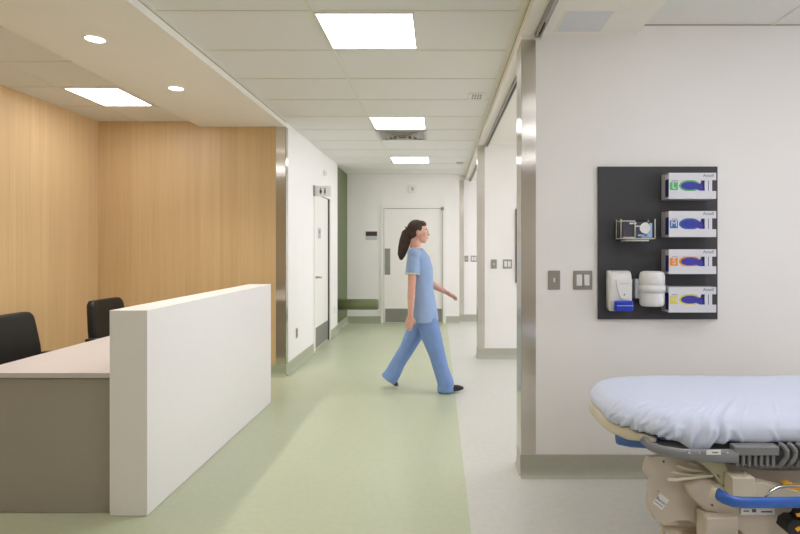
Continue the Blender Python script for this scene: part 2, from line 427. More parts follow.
# access hatch in the soffit
t = thing('access_hatch', 'pale blue-grey square hatch in the soffit above the near guard', 'access hatch', (.84, 3.08, HS-.004))
MB().m(GYP).box(.70, .985, 2.935, 3.225, HS-.0025, HS).build('frame', parent=t)
MB().m(mat('pale_blue_grey_paint', (216, 217, 220), .6, noise=.01)).box(.714, .971, 2.949, 3.211, HS-.005, HS-.0022).build('panel', parent=t)

# curtain tracks with gliders
def track(y0, y1, label, kids):
    t = thing('curtain_track', label, 'curtain track', (.605, y0, HS-.03), 'curtain tracks over the bays')
    b = MB().m(PLATE)
    b.box(.588, .593, y0, y1, HS-.028, HS).box(.617, .622, y0, y1, HS-.028, HS).box(.588, .622, y0, y1, HS-.005, HS).box(.593, .599, y0, y1, HS-.028, HS-.024).box(.611, .617, y0, y1, HS-.028, HS-.024)
    b.build('rail', parent=t)
    MB().m(BLACKP).box(.593, .617, y0+.002, y1-.002, HS-.010, HS-.006).build('inner_channel', parent=t)
    MB().m(GREYP).box(.585, .625, y1-.012, y1+.006, HS-.032, HS).build('end_stop', parent=t)
    for y in kids:
        MB().m(GREYP).cyl((.605, y, HS-.036), .007, .016, 'Z', 8).tube([(.605, y, HS-.036), (.605, y+.007, HS-.048), (.605, y, HS-.058)], .0025, 6).build('glider', parent=t)
track(YR+.1, 3.25, 'steel curtain track with grey gliders above the near bay opening', [2.75+.028*k for k in range(10)])
track(Y1+TW+.01, Y2-.02, 'steel curtain track above the second bay opening', [3.9+.03*k for k in range(7)])
track(Y2+TW+.01, Y3-.02, 'short-looking far curtain track above the third bay opening', [7.4+.03*k for k in range(5)])

# ------------------------------------------------------------------ small wall devices
def switch(x, Y, z, gang, label):
    t = thing('light_switch', label, 'light switch', (x, Y, z-.058), 'wall switches')
    w = .037 if gang == 1 else .058
    MB().m(PLATE).box(x-w, x+w, Y-.007, Y, z-.058, z+.058, bev=.003).build('plate', parent=t)
    if gang == 1:
        b = MB().m(WHITEP).box(x-.006, x+.006, Y-.009, Y-.006, z-.013, z+.013).box(x-.004, x+.004, Y-.02, Y-.008, z-.001, z+.009, bev=.001)
        b.build('toggle', parent=t)
    else:
        for s in (-1, 1): MB().m(WHITEP).box(x+s*.023-.0165, x+s*.023+.0165, Y-.012, Y-.006, z-.034, z+.034, bev=.002).build('rocker', parent=t)
    return t
s1 = switch(.707, Y1, 1.197, 1, 'single toggle switch on steel plate beside the nearest steel guard')
s2 = switch(.882, Y1, 1.197, 2, 'double rocker switch on steel plate just left of the charcoal board')
clone(s1, (.70, Y2, 1.136), 'single switch on the middle bay wall end'); clone(s2, (.87, Y2, 1.136), 'double rocker switch on the middle bay wall end')
clone(s1, (.533, Y3, 1.136), 'single switch on the farthest bay wall'); clone(s2, (.675, Y3, 1.136), 'double rocker switch on the farthest bay wall')

def outlet(y, z, red, label):
    t = thing('power_outlet', label, 'outlet', (XL, y, z-.058))
    MB().m(PLATE if red else WHITEP).box(XL, XL+.006, y-.036, y+.036, z-.058, z+.058, bev=.002).build('plate', parent=t)
    m = mat('red_socket', (150, 52, 44), .4, noise=.02) if red else WHITEP
    for s in (-1, 1):
        so = MB().m(m).box(XL+.005, XL+.009, y-.018, y+.018, z+s*.022-.016, z+s*.022+.016, bev=.002).build('socket', parent=t)
        MB().m(BLACKP).box(XL+.0088, XL+.0095, y-.008, y-.004, z+s*.022-.006, z+s*.022+.006).box(XL+.0088, XL+.0095, y+.004, y+.008, z+s*.022-.006, z+s*.022+.006).build('slot', parent=so)
outlet(6.25, .40, True, 'red emergency outlet on steel plate, low on the left corridor wall')
outlet(8.50, .41, False, 'white outlet low on the wall past the washroom door')

# washroom blade sign with the two figures
t = thing('washroom_sign', 'projecting white sign with two black restroom figures above the door', 'sign', (XL, 7.12, 2.10))
MB().m(PLATE).box(XL, XL+.02, 7.08, 7.16, 2.09, 2.23, bev=.003).build('bracket', parent=t)
s = MB().m(mat('sign_grey_plastic', (230, 229, 225), .4, noise=.01)).box(XL+.02, XL+.228, 7.105, 7.125, 2.085, 2.225, bev=.003).build('sign_plate', parent=t)
b = MB().m(BLACKP)
for dx, sk in ((-.028, True), (.028, False)):
    X = XL+.122+dx
    n = 14; b.flat([Vector((X+.0095*math.cos(2*PI*j/n), 7.1035, 2.187+.0095*math.sin(2*PI*j/n))) for j in range(n)])
    body = [(-.008, .0), (-.010, -.030), (-.004, -.062), (.004, -.062), (.010, -.030), (.008, 0)] if not sk else \
           [(-.008, 0), (-.018, -.04), (-.006, -.04), (-.006, -.062), (.006, -.062), (.006, -.04), (.018, -.04), (.008, 0)]
    b.flat([Vector((X+p, 7.1035, 2.174+q)) for p, q in body])
b.build('pictogram', parent=s)
tag(MB().m(WHITEP).cyl((XL, 7.75, 2.48), .045, .03, 'X', r2=.035).m(GREYP).cyl((XL+.029, 7.75, 2.48), .02, .006, 'X').build('wall_alarm', loc=(XL, 7.75, 2.435)),
    'small round white device high on the wall above the washroom sign', 'alarm')
# sign left of the end door
t = thing('room_sign', 'small wall sign with a dark brown band, left of the corridor end door', 'sign', (-1.25, YE, 1.56))
a = P(365.8, 240, YE); c2 = P(377.2, 231.5, YE)
MB().m(GREYP).box(a.x, c2.x, YE-.01, YE, a.z, c2.z, bev=.002).build('sign_plate', parent=t)
MB().m(mat('dark_brown_panel', (72, 58, 54), .5, noise=.02)).box(a.x, c2.x, YE-.014, YE-.009, a.z+.075, c2.z).build('sign_band', parent=t)
t = thing('wall_strobe', 'small white square device on the wall above the corridor end door', 'alarm', (-.48, YE, 2.42))
a = P(408.5, 193, YE); c2 = P(416.8, 185.8, YE)
MB().m(WHITEP).box(a.x, c2.x, YE-.03, YE, a.z, c2.z, bev=.006).build('housing', parent=t)
MB().m(PLATE).box(a.x+.055, a.x+.10, YE-.036, YE-.029, a.z+.04, c2.z-.03, bev=.002).build('lens', parent=t)

# padded cylindrical rail against the green wall
t = thing('padded_bench', 'olive green padded roll bench against the green wall at the corridor end', 'bench', (-1.70, 9.05, .36))
b = MB().m(PAD); n = 32; rr = .09; xc = [(-1.699, 1), (-1.05, 1), (-1.032, .95), (-1.022, .85), (-1.018, .6), (-1.017, .2)]
b.loft([[Vector((x, 9.05+rr*k*math.cos(2*PI*j/n), .442+rr*k*math.sin(2*PI*j/n))) for j in range(n)] for x, k in xc])
b.build('cushion', parent=t)
MB().m(PLATE).box(-1.699, -1.69, 9.10, 9.30, .40, .48).build('bracket', parent=t)

# ------------------------------------------------------------------ reception desk
t = thing('reception_desk', 'reception desk with white privacy panel, lilac-grey top and grey end panel', 'desk', (-1.9, 3.8, 0))
MB().m(LAM).box(-1.707, -1.511, 2.767, 4.81, .003, 1.069, bev=.0015).build('privacy_panel', parent=t)
MB().m(LAMTOP).box(-2.455, -1.7075, 2.79, 4.80, .712, .739, bev=.0015).build('worktop', parent=t)
MB().m(LAMG).box(-2.44, -1.7075, 2.805, 2.83, .003, .706).build('end_panel', parent=t)
MB().m(LAMG).box(-2.44, -1.7075, 4.76, 4.785, .003, .7115).build('end_panel', parent=t)
MB().m(LAMG).box(-2.44, -1.7075, 2.8305, 4.7595, .69, .7115).build('under_rail', parent=t)

# ------------------------------------------------------------------ office chairs (facing +x)
def office_chair(loc, label):
    t = thing('office_chair', label, 'chair', loc, 'office chairs at the desk')
    X, Y, _ = loc
    # backrest: rounded slab, taller than the seat, slightly leaning back, wider low down
    bk = MB().m(LEATHER); rings = []
    prof = []
    W = lambda z: .245-.03*max(0, (z-.7)/.25)
    # outline in (y,z) with rounded upper corners, section through thickness
    out = []
    for z in (.50, .56, .62, .70, .78, .86): out.append((W(z), z))
    rc = .055
    for k in range(0, 7):
        a = k/6*PI/2; out.append((W(.9)-rc+rc*math.cos(a), .89+rc*math.sin(a)))
    full = out+[(-y, z) for y, z in reversed(out)]
    def bx(y, z, off, sc):
        zc = .72; yy = y*sc; zz = zc+(z-zc)*sc
        return Vector((X-.20-(zz-.5)*.10+off-.35*yy*yy*-1.0, Y+yy, zz))
    for off, sc in ((-.012, .9), (-.026, .97), (-.02, 1.0), (0.0, 1.005), (.022, 1.0), (.034, .96), (.036, .85)):
        rings.append([bx(y, z, off, sc) for y, z in full])
    bk.loft(rings)
    o = bk.build('backrest', parent=t)
    MB().m(LEATHER).box(X-.22, X+.25, Y-.245, Y+.245, .43, .52, bev=.035, seg=4).build('seat', parent=t)
    b = MB().m(BLACKP).tube([(X-.05, Y, .42), (X-.22, Y, .41), (X-.27, Y, .46), (X-.265, Y, .60)], (.03), side=(0, 1, 0))
    b.build('back_bracket', parent=t)
    for s in (-1, 1):
        MB().m(BLACKP).tube([(X-.1, Y+s*.25, .44), (X-.1, Y+s*.29, .52), (X-.1, Y+s*.29, .62)], .014).box(X-.2, X+.06, Y+s*.29-.03, Y+s*.29+.03, .62, .645, bev=.01).build('armrest', parent=t)
    MB().m(CHROME).cyl((X, Y, .12), .025, .32).build('gas_column', parent=t)
    MB().m(BLACKP).box(X-.1, X+.1, Y-.08, Y+.08, .40, .43, bev=.005).build('tilt_mechanism', parent=t)
    for k in range(5):
        a = 2*PI*k/5+.3; ex, ey = X+.29*math.cos(a), Y+.29*math.sin(a)
        lg = MB().m(BLACKP).tube([(X, Y, .13), (X+.15*math.cos(a), Y+.15*math.sin(a), .115), (ex, ey, .085)], [.03, .022, .016]).build('base_spoke', parent=t)
        MB().m(BLACKP).cyl((ex-.018*math.sin(a), ey+.018*math.cos(a)-.0, .03), .029, .001, 'Z').cyl((ex, ey-.02, .03), .029, .04, 'Y').build('caster', parent=lg)
    return t
ch = office_chair((-2.68, 3.58, 0), 'nearer black leather office chair behind the desk, at the left picture edge')
clone(ch, (-2.71, 4.70, 0), 'farther black leather office chair, partly behind the white privacy panel')

# ------------------------------------------------------------------ charcoal boards with supplies
YB = Y1-.018
bd = MB().m(BOARD).box(.973, 1.699, YB, Y1, .959, 1.889, bev=.001).build('supply_board', loc=(1.336, Y1, .959))
tag(bd, 'large charcoal panel on the near wall holding glove boxes and dispensers', 'wall panel', 'charcoal wall panels')
b2 = bd.copy(); col.objects.link(b2); b2.location = (1.336, Y2, .959); b2['label'] = 'charcoal panel on the middle bay wall, seen as a thin dark strip'

NAVY = mat('navy_print', (44, 40, 118), .4, noise=.02); GLOVE = mat('violet_blue_print', (62, 62, 168), .4, noise=.05)
BOXW = mat('white_carton', (226, 228, 236), .5, noise=.006); GREYTX = mat('grey_blue_lettering', (88, 92, 130), .5)
HOLD = mat('white_coated_steel', (226, 226, 232), .35, noise=.006); HOLDG = mat('grey_holder_edge', (186, 186, 188), .4, noise=.01)
def glove_station(vt, vb, halo, letter, cname, ordinal):
    YF = 3.14
    zt = P(0, vt, YF).z; zb = P(0, vb, YF).z; x0, x1 = 1.356, 1.635
    t = thing('glove_box_holder', 'white metal glove box holder, %s on the charcoal board' % ordinal, 'holder', ((x0+x1)/2, YB, zb), 'glove box holders')
    b = MB().m(HOLD)
    b.box(x0, x1, YF, YF+.002, zt-.043, zt).box(x0, x1, YF, YF+.002, zb, zb+.046)
    b.m(HOLDG).box(x0, x1, YF+.002, YB, zt-.002, zt).box(x0, x1, YF+.002, YB, zb, zb+.002).box(x0, x1+.0, YB-.002, YB, zb+.002, zt-.002)
    b.box(x0-.0005, x0+.0015, YF+.055, YB-.002, zb, zt)
    b.m(GREYTX).text('Ansell', .026, (x1-.046, YF-.0006, zt-.016))
    b.build('holder', parent=t).name = 'bracket'
    bx0, bx1 = x0+.003, 1.613; yf = YF+.0035
    bz0, bz1 = zb+.003, zt-.006
    g = MB().m(BOXW).box(bx0, bx1, yf, YB-.004, bz0, bz1)
    e = .0007
    # end panel: navy with pale top flap
    g.m(NAVY).flat([Vector((bx0-e, yf+.004, bz0+.01)), Vector((bx0-e, yf+.05, bz0+.01)), Vector((bx0-e, yf+.05, bz1-.03)), Vector((bx0-e, yf+.004, bz1-.03))])
    HM = mat('print_'+cname, halo, .45)
    if letter == 'XL':
        g.m(HM).flat([Vector((bx0-2*e, yf+.02, bz0+.012)), Vector((bx0-2*e, yf+.045, bz0+.012)), Vector((bx0-2*e, yf+.045, bz0+.04)), Vector((bx0-2*e, yf+.02, bz0+.04))])
    zc = (zt-.043+zb+.046)/2; hh = (zt-.043-(zb+.046))/2
    y = yf-e
    # size badge
    g.m(HM).flat([Vector((bx0+.005, y, zc-.026)), Vector((bx0+.052, y, zc-.026)), Vector((bx0+.052, y, zc+.020)), Vector((bx0+.005, y, zc+.020))])
    g.m(BOXW).text(letter, .05 if len(letter) == 1 else .036, (bx0+.029, y-e, zc-.002))
    g.m(NAVY).flat([Vector((bx0+.014, y, zc+.026)), Vector((bx0+.05, y, zc+.026)), Vector((bx0+.05, y, zc+.029)), Vector((bx0+.014, y, zc+.029))])
    # gloved hand with coloured halo, fingers to the right
    def ell(cx_, cz_, a, b_, yy): return [Vector((cx_+a*math.cos(2*PI*j/28), yy, cz_+b_*math.sin(2*PI*j/28))) for j in range(28)]
    hx = bx0+.122
    g.m(HM).flat(ell(hx, zc-.001, .064, .034, y))
    g.m(GLOVE).flat(ell(hx+.002, zc-.001, .055, .024, y-e))
    g.flat([Vector((hx+.03, y-e*1.5, zc-.016)), Vector((hx+.058, y-e*1.5, zc-.030)), Vector((hx+.085, y-e*1.5, zc-.030)), Vector((hx+.082, y-e*1.5, zc+.006)), Vector((hx+.05, y-e*1.5, zc+.012))])
    g.m(NAVY).flat([Vector((hx+.072, y-e*2, zc-.030)), Vector((hx+.088, y-e*2, zc-.030)), Vector((hx+.086, y-e*2, zc+.012)), Vector((hx+.08, y-e*2, zc+.020)), Vector((hx+.076, y-e*2, zc+.0))])
    for k, (fx, a) in enumerate(((.058, .3), (.068, .1), (.078, -.15))):
        g.flat([Vector((hx+fx, y-e*2, zc)), Vector((hx+fx+.008, y-e*2, zc)), Vector((hx+fx+.012+a*.02, y-e*2, zc+.030)), Vector((hx+fx+.004+a*.02, y-e*2, zc+.030))])
    g.m(GREYTX).flat([Vector((hx+.108, y, zc-.03)), Vector((hx+.112, y, zc-.03)), Vector((hx+.112, y, zc+.03)), Vector((hx+.108, y, zc+.03))])
    o = g.build('glove_box', loc=((bx0+bx1)/2, yf+.04, bz0))
    tag(o, 'white carton of blue gloves marked %s with %s badge and halo' % (letter, cname), 'glove box', 'glove cartons in the holders')
glove_station(172.8, 198.8, (92, 190, 112), 'L', 'green', 'topmost')
glove_station(211, 237, (44, 110, 176), 'M', 'blue', 'second from the top')
glove_station(249.3, 274, (240, 150, 50), 'S', 'orange', 'third from the top')
glove_station(287, 312.5, (228, 218, 84), 'XS', 'yellow', 'lowest')

# soap dispenser
t = thing('soap_dispenser', 'white wall soap dispenser with a bright blue push bar', 'soap dispenser', (1.08, YB, 1.0))
YF = 3.155
a = P(606, 312, YB); c2 = P(633.5, 270.5, YF)
x0 = P(606, 0, YB).x; x1 = P(633.2, 0, YF).x; z0 = P(0, 311.5, YF).z; z1 = P(0, 270.8, YF).z
# side profile in (y,z), rounded towards the top front
prof = [(YB, z0+.01), (YF+.02, z0), (YF+.004, z0+.07), (YF, z0+.12), (YF+.004, z1-.05), (YF+.02, z1-.018), (YF+.045, z1-.003), (YB, z1)]
rings = []
for x, k in ((x0, .90), (x0+.004, .96), (x0+.012, 1), (x1-.03, 1), (x1-.012, .97), (x1-.004, .9), (x1, .8)):
    rings.append([Vector((x, YB+(y-YB)*k, (z0+z1)/2+(z-(z0+z1)/2)*(.9+.1*k))) for y, z in prof])
MB().m(WHITEP).loft(rings).build('housing', parent=t)
xm = (x0+x1)/2+.012
sh = MB().m(GREYP); n = 20
pts = [(xm-.048, z1-.055), (xm+.048, z1-.055), (xm+.042, z1-.10), (xm+.026, z1-.155), (xm+.008, z1-.168), (xm-.008, z1-.168), (xm-.026, z1-.155), (xm-.042, z1-.10)]
sh.m(WHITEP).prism([Vector((x, YF-.006, z)) for x, z in pts], (0, .006, 0), bev=.002)
sh.m(PLATE).flat([Vector((xm+.006*math.cos(2*PI*j/12), YF-.0066, z1-.14+.006*math.sin(2*PI*j/12))) for j in range(12)])
sh.m(GREYP).box(xm-.03, xm+.03, YF-.0067, YF-.006, z1-.078, z1-.074).build('front_shield', parent=t)
pb = MB().m(BLUEP).box(xm-.056, xm+.05, YF-.016, YF+.03, z0+.002, z0+.064, bev=.008, seg=3).build('push_bar', parent=t)
MB().m(GREYP).box(xm-.046, xm+.048, YF-.018, YF-.014, z0+.034, z0+.038).build('bar_line', parent=pb)
# wipes canister in a bracket
t = thing('wipes_canister', 'round white wipes canister strapped in a bracket beside the soap dispenser', 'canister', (1.25, YB, 1.03))
ycn = 3.185; xcn = P(652, 0, ycn).x; n = 32
z0 = P(0, 307, 3.13).z; z1 = P(0, 271.5, 3.13).z; R = .073
rg = []
for z, r in ((z0, .8), (z0+.004, .9), (z0+.014, .98), (z0+.03, 1), (z1-.085, 1), (z1-.082, .985), (z1-.078, .985), (z1-.075, 1.02), (z1-.03, 1.02), (z1-.012, .96), (z1-.004, .86), (z1, .7)):
    rg.append([Vector((xcn+R*r*math.cos(2*PI*j/n), ycn+R*.78*r*math.sin(2*PI*j/n), z)) for j in range(n)])
MB().m(WHITEP).loft(rg).build('body', parent=t)
zb = P(0, 289.3, 3.12).z
rg = []
for z in (zb-.022, zb+.022):
    rg.append([Vector((xcn+(R+.004)*math.cos(2*PI*j/n), ycn+(R*.78+.004)*math.sin(2*PI*j/n), z)) for j in range(n)])
MB().m(WHITEP).loft([[v*1 for v in rg[0]]]+[[Vector((xcn+(v.x-xcn)*1.03, ycn+(v.y-ycn)*1.03, v.z)) for v in rg[0]], [Vector((xcn+(v.x-xcn)*1.03, ycn+(v.y-ycn)*1.03, v.z)) for v in rg[1]], rg[1]], caps=False).build('strap', parent=t)
MB().m(GREYP).box(xcn-R-.022, xcn-R+.012, YB-.05, YB, zb-.06, zb+.055, bev=.003).box(xcn-.06, xcn+.05, YB-.012, YB, zb-.05, zb+.05).build('mounting_bracket', parent=t)

# wire rack with a wrapped box of face shields
CREAMW = mat('cream_coated_wire', (206, 204, 192), .35, noise=.01)
t = thing('wire_rack', 'cream wire rack on the left of the charcoal board', 'rack', (1.15, YB, 1.43))
YF = 3.135
xa, xb = P(616.5, 0, YB-.01).x, P(655, 0, YF).x; za, zb_ = P(0, 238.5, YF).z, P(0, 219, YF).z
b = MB().m(CREAMW); r_ = .0035
for (x, y) in ((xa, YF+.02), (xa, YB-.01), (xb, YF), (xb, YB-.01)): b.tube([(x, y, za), (x, y, zb_)], r_, 8)
for z in (za, zb_-.012):
    b.tube([(xa, YB-.005, z), (xa, YF+.005, z), (xa+.01, YF, z), (xb-.01, YF, z), (xb, YF+.01, z), (xb, YB-.005, z)] if z == za else [(xa, YB-.005, z), (xa, YF+.005, z), (xa+.01, YF, z), (xa+.075, YF, z)], r_, 8)
b.tube([(xa+.075, YF, za+.006), (xa+.075, YF, zb_-.012)], r_, 8).tube([(xa+.005, YF, za+.006), (xa+.075, YF, za+.006)], r_, 8)
b.tube([(xa+.03, YB-.01, za-.012), (xa+.03, YF-.004, za-.012), (xb-.04, YF-.004, za-.012), (xb-.04, YB-.01, za-.012)], .005, 8)
b.build('wire_frame', parent=t)
MB().m(BLACKP).box(xa+.01, xb-.01, YB-.006, YB, za, zb_).build('back_plate', parent=t)
g = MB().m(mat('dark_film_wrap', (74, 74, 86), .12, noise=.15, nscale=60, coat=.6)).box(xa+.006, xb-.012, YF+.007, YB-.012, za+.005, zb_-.016, bev=.004)
yy = YF+.0062
g.m(WHITEP).flat([Vector((xa+.045, yy, zb_-.03)), Vector((xa+.085, yy, zb_-.03)), Vector((xa+.085, yy, zb_-.021)), Vector((xa+.045, yy, zb_-.021))])
g.m(GREYP).flat([Vector((xa+.08, yy, zb_-.046)), Vector((xa+.115, yy, zb_-.046)), Vector((xa+.115, yy, zb_-.038)), Vector((xa+.08, yy, zb_-.038))])
g.m(mat('red_print', (200, 90, 84), .5)).flat([Vector((xa+.135, yy, za+.014)), Vector((xa+.15, yy, za+.014)), Vector((xa+.15, yy, za+.024)), Vector((xa+.135, yy, za+.024))])
g.m(mat('pale_blue_print', (160, 190, 232), .5)).flat([Vector((xa+.095, yy, za+.014)), Vector((xa+.13, yy, za+.014)), Vector((xa+.13, yy, za+.024)), Vector((xa+.095, yy, za+.024))])
mx_ = xb-.052
g.flat([Vector((mx_-.03, yy, za+.006)), Vector((xb-.014, yy, za+.006)), Vector((xb-.014, yy, za+.04)), Vector((mx_+.0, yy, za+.03))])
g.flat([Vector((xb-.03, yy-.0004, za+.006)), Vector((xb-.014, yy-.0004, za+.006)), Vector((xb-.014, yy-.0004, zb_-.024)), Vector((xb-.03, yy-.0004, zb_-.024))])
g.m(WHITEP).flat([Vector((mx_+(.036 if 4 < j < 12 else .026)*math.cos(2*PI*j/16), yy-.0008, (za+zb_)/2+.002+.036*math.sin(2*PI*j/16)*(1 if j < 9 else .85))) for j in range(16)])
tag(g.build('mask_box', loc=((xa+xb)/2, YF+.04, za)), 'film-wrapped box printed with a white face mask, held in the wire rack', 'box')

# ------------------------------------------------------------------ stretcher
BEIGE = mat('beige_moulded_plastic', (202, 190, 174), .42, noise=.012, nscale=10)
CREAM = mat('cream_plastic', (212, 202, 178), .38, noise=.01)
RAILG = mat('grey_rail_plastic', (128, 128, 128), .4, noise=.02)
DKG = mat('dark_grey_metal', (88, 88, 90), .4, metal=.3, noise=.03)
RBLUE = mat('blue_rail_plastic', (56, 104, 190), .3, noise=.02)
YEL = mat('yellow_plastic', (236, 170, 36), .4, noise=.02)
SHEET = mat('pale_blue_cotton', (210, 218, 237), .85, noise=.015, nscale=40, bump=.05, bscale=500)
st = thing('hospital_stretcher', 'beige wheeled stretcher with blue bumper rail at the lower right', 'stretcher', (1.6, 2.33, 0))
MX0, MX1, MY0, MY1 = .70, 2.65, 1.985, 2.69
def outline(n, inset=0, rc=.28):
    """rounded rectangle, starts mid front, walks towards -x; evenly spaced"""
    x0, x1, y0, y1 = MX0+inset, MX1-inset, MY0+inset, MY1-inset
    r = max(.03, rc-inset)
    pts = []
    def arc(cx, cy, a0, a1):
        for k in range(13): a = a0+(a1-a0)*k/12; pts.append((cx+r*math.cos(a), cy+r*math.sin(a)))
    pts.append(((x0+x1)/2, y0))
    arc(x0+r, y0+r, -PI/2, -PI); arc(x0+r, y1-r, PI, PI/2); arc(x1-r, y1-r, PI/2, 0); arc(x1-r, y0+r, 0, -PI/2)
    pts.append(pts[0])
    L = [0]
    for a, b in zip(pts, pts[1:]): L.append(L[-1]+math.hypot(b[0]-a[0], b[1]-a[1]))
    res = []; j = 0
    for i in range(n):
        d = L[-1]*i/n
        while L[j+1] < d: j += 1
        q = (d-L[j])/max(1e-9, L[j+1]-L[j])
        res.append((pts[j][0]+(pts[j+1][0]-pts[j][0])*q, pts[j][1]+(pts[j+1][1]-pts[j][1])*q))
    return res
def ringm(inset, z, n=96): return [Vector((x, y, z)) for x, y in outline(n, inset)]
MB().m(mat('navy_mattress_cover', (70, 92, 140), .5, noise=.02)).loft([ringm(.04, .655), ringm(.02, .66), ringm(.02, .73), ringm(.05, .745)]).build('mattress', parent=st)
# deck under the mattress and its cream bumper round the end
MB().m(DKG).loft([ringm(.05, .625), ringm(.03, .627), ringm(.03, .653), ringm(.05, .654)]).build('deck', parent=st)
o_ = outline(240, .012)
path = [Vector((x, y, .660)) for x, y in o_ if x < .90 and (y > 2.3 or x < .835)]
# order along the loop: front corner -> end -> back corner
sec = [(.017, -.024), (.021, -.012), (.022, .004), (.017, .016), (.006, .022), (-.010, .022), (-.012, -.024)]
rg = []
for i, p in enumerate(path):
    tt = (path[min(i+1, len(path)-1)]-path[max(i-1, 0)]).normalized(); nn = Vector((tt.y, -tt.x, 0))
    if nn.dot(p-Vector((1.6, 2.33, .660))) < 0: nn = -nn
    k = min(1, .35+.65*min(i, len(path)-1-i)/5)
    rg.append([p+nn*(a_ if a_ < 0 else a_*k)+Vector((0, 0, b_*k)) for a_, b_ in sec])
MB().m(CREAM).loft(rg).build('end_bumper', parent=st)

# sheet
N_ = 720
base = outline(N_)
arcl = {}
i0_ = min(range(N_), key=lambda i: math.hypot(base[i][0]-1.0, base[i][1]-MY0))
for i_ in range(N_):
    dd_ = (i_-i0_) % N_
    if dd_ > N_//2: dd_ -= N_
    arcl[(round(base[i_][0], 6), round(base[i_][1], 6))] = dd_*math.hypot(base[i0_+1][0]-base[i0_][0], base[i0_+1][1]-base[i0_][1])
rf_ = random.Random(5); FOLDS = []; q_ = -.12
while q_ < .5:
    FOLDS.append((q_, rf_.uniform(.006, .012), rf_.uniform(.7, 1.5)*(1 if rf_.random() < .7 else -.8))); q_ += rf_.uniform(.018, .034)
def sst(a, b, x): x = max(0, min(1, (x-a)/(b-a))); return x*x*(3-2*x)
def hem(x, y):
    z = .682-.016*sst(.80, .93, x)
    if y < 2.3: z -= .030*math.exp(-((x-.965)/.05)**2)+.003*math.sin(x*33)*sst(.9, 1.0, x)
    return z
def fold(x, y, k):       # k 0 at the rim .. 1 at the hem
    q = arcl[(round(x, 6), round(y, 6))]               # distance along the rim, leftwards from the front
    near = 1 if -.12 < q < .42 else 0
    for e0, e1 in ((-.12, -.02), ): near = sst(-.14, -.02, q)*(1-sst(.36, .5, q))
    d = x*1.0-k*.035                                   # the gathers lean to the right as they fall
    s = 0
    dq = q-k*.03+.006*math.sin(k*5+q*40)
    for c_, w_, h_ in FOLDS: s += h_*math.exp(-((dq-c_)/w_)**2)
    s *= near
    far = .30*math.sin(x*37+k*1.2)+.25*math.sin(x*83+k+.7)
    for c_ in (1.095, 1.23, 1.34, 1.5): far += 1.4*math.exp(-((d-c_)/.006)**2)
    return .0105*(.3+.7*k)*(s+(1-near)*.35*far)
b = MB().m(SHEET)
secs = []
for ins, z in ((.24, .770), (.16, .769), (.11, .767), (.07, .763), (.045, .758), (.028, .751), (.014, .741), (.005, .729)):
    secs.append((ins, z, 0))
ringsV = []
for ins, z, _ in secs:
    o2 = outline(N_, ins, .28)
    rr = []
    for i, (x, y) in enumerate(o2):
        ox, oy = base[i]
        dz = fold(ox, oy, 1)*.9*max(0, (1-ins/.2))*.8 + .0015*math.sin(x*11+y*17) + .001*math.sin(x*29-y*23)
        # long soft creases that run in from the corner
        dd = math.hypot(x-.93, y-2.02); dz += .005*math.exp(-(dd/.10)**2)*math.sin((x*1.3+y)*80)
        dz *= min(1, max(0, (.24-ins)/.1))
        rr.append(Vector((x, y, z+dz)))
    ringsV.append(rr)
for k in range(1, 9):
    kk = k/8; rr = []
    for i, (x, y) in enumerate(base):
        tx = base[(i+1) % N_][0]-base[i-1][0]; ty = base[(i+1) % N_][1]-base[i-1][1]
        L = math.hypot(tx, ty); nx, ny = -ty/L, tx/L
        if nx*(x-1.65)+ny*(y-2.33) < 0: nx, ny = -nx, -ny
        h = hem(x, y); z = .729+(h-.729)*kk
        f = fold(x, y, kk)*1.5+.004*math.sin(kk*PI)-.010*max(0, kk-.8)/.2*.6
        rr.append(Vector((x+nx*f, y+ny*f, z)))
    ringsV.append(rr)
b.loft(ringsV, caps=False)
# close the middle of the top
vs = [v for v in b.bm.verts][:N_]
b.face(vs)
so = b.build('fitted_sheet', loc=(1.6, 2.33, .66))
md = so.modifiers.new('thickness', 'SOLIDIFY'); md.thickness = .0015; md.offset = 0
tag(so, 'pale blue fitted sheet stretched over the stretcher mattress', 'sheet')
# blue corner of the sheet that hangs under the end
cr = MB().m(mat('mid_blue_cotton', (84, 116, 176), .85, noise=.04, nscale=30))
q = [P(617, 437.5, 2.14), P(618, 445, 2.14), P(630, 447.5, 2.10), P(652, 449, 2.06), P(662, 449, 2.04), P(655, 440, 2.05), P(636, 437, 2.10)]
cr.prism(q, (0, .03, 0), bev=.004)
tag(cr.build('sheet_corner', loc=q[0]), 'darker blue tucked sheet corner hanging below the cream bumper', 'sheet')

# grey side frame running right from the corner
gf = MB().m(RAILG)
gf.tube([P(643, 439, 2.03), P(650, 446, 1.99), P(662, 451, 1.965), P(682, 454, 1.955), P(703, 455.5, 1.955), P(737, 456, 1.955)], [(.011, .016)]*2+[(.012, .020)]*2+[(.012, .024), (.012, .026)], side=(0, 1, 0))
fo = gf.build('side_frame', parent=st)
MB().m(WHITEP).box(P(706.5, 0, 1.94).x, P(721, 0, 1.94).x, 1.9395, 1.943, P(0, 454.8, 1.94).z, P(0, 450, 1.94).z, bev=.0008).m(DKG)\
    .box(P(712, 0, 1.94).x, P(718, 0, 1.94).x, 1.9388, 1.9396, P(0, 453, 1.94).z, P(0, 452, 1.94).z).build('label_plate', parent=fo)
bl = MB().m(CHROME)
for u in (689, 699, 727): bl.cyl(P(u, 452.5, 1.943), .004, -.004, 'Y', 12)
bl.build('bolt', parent=fo)
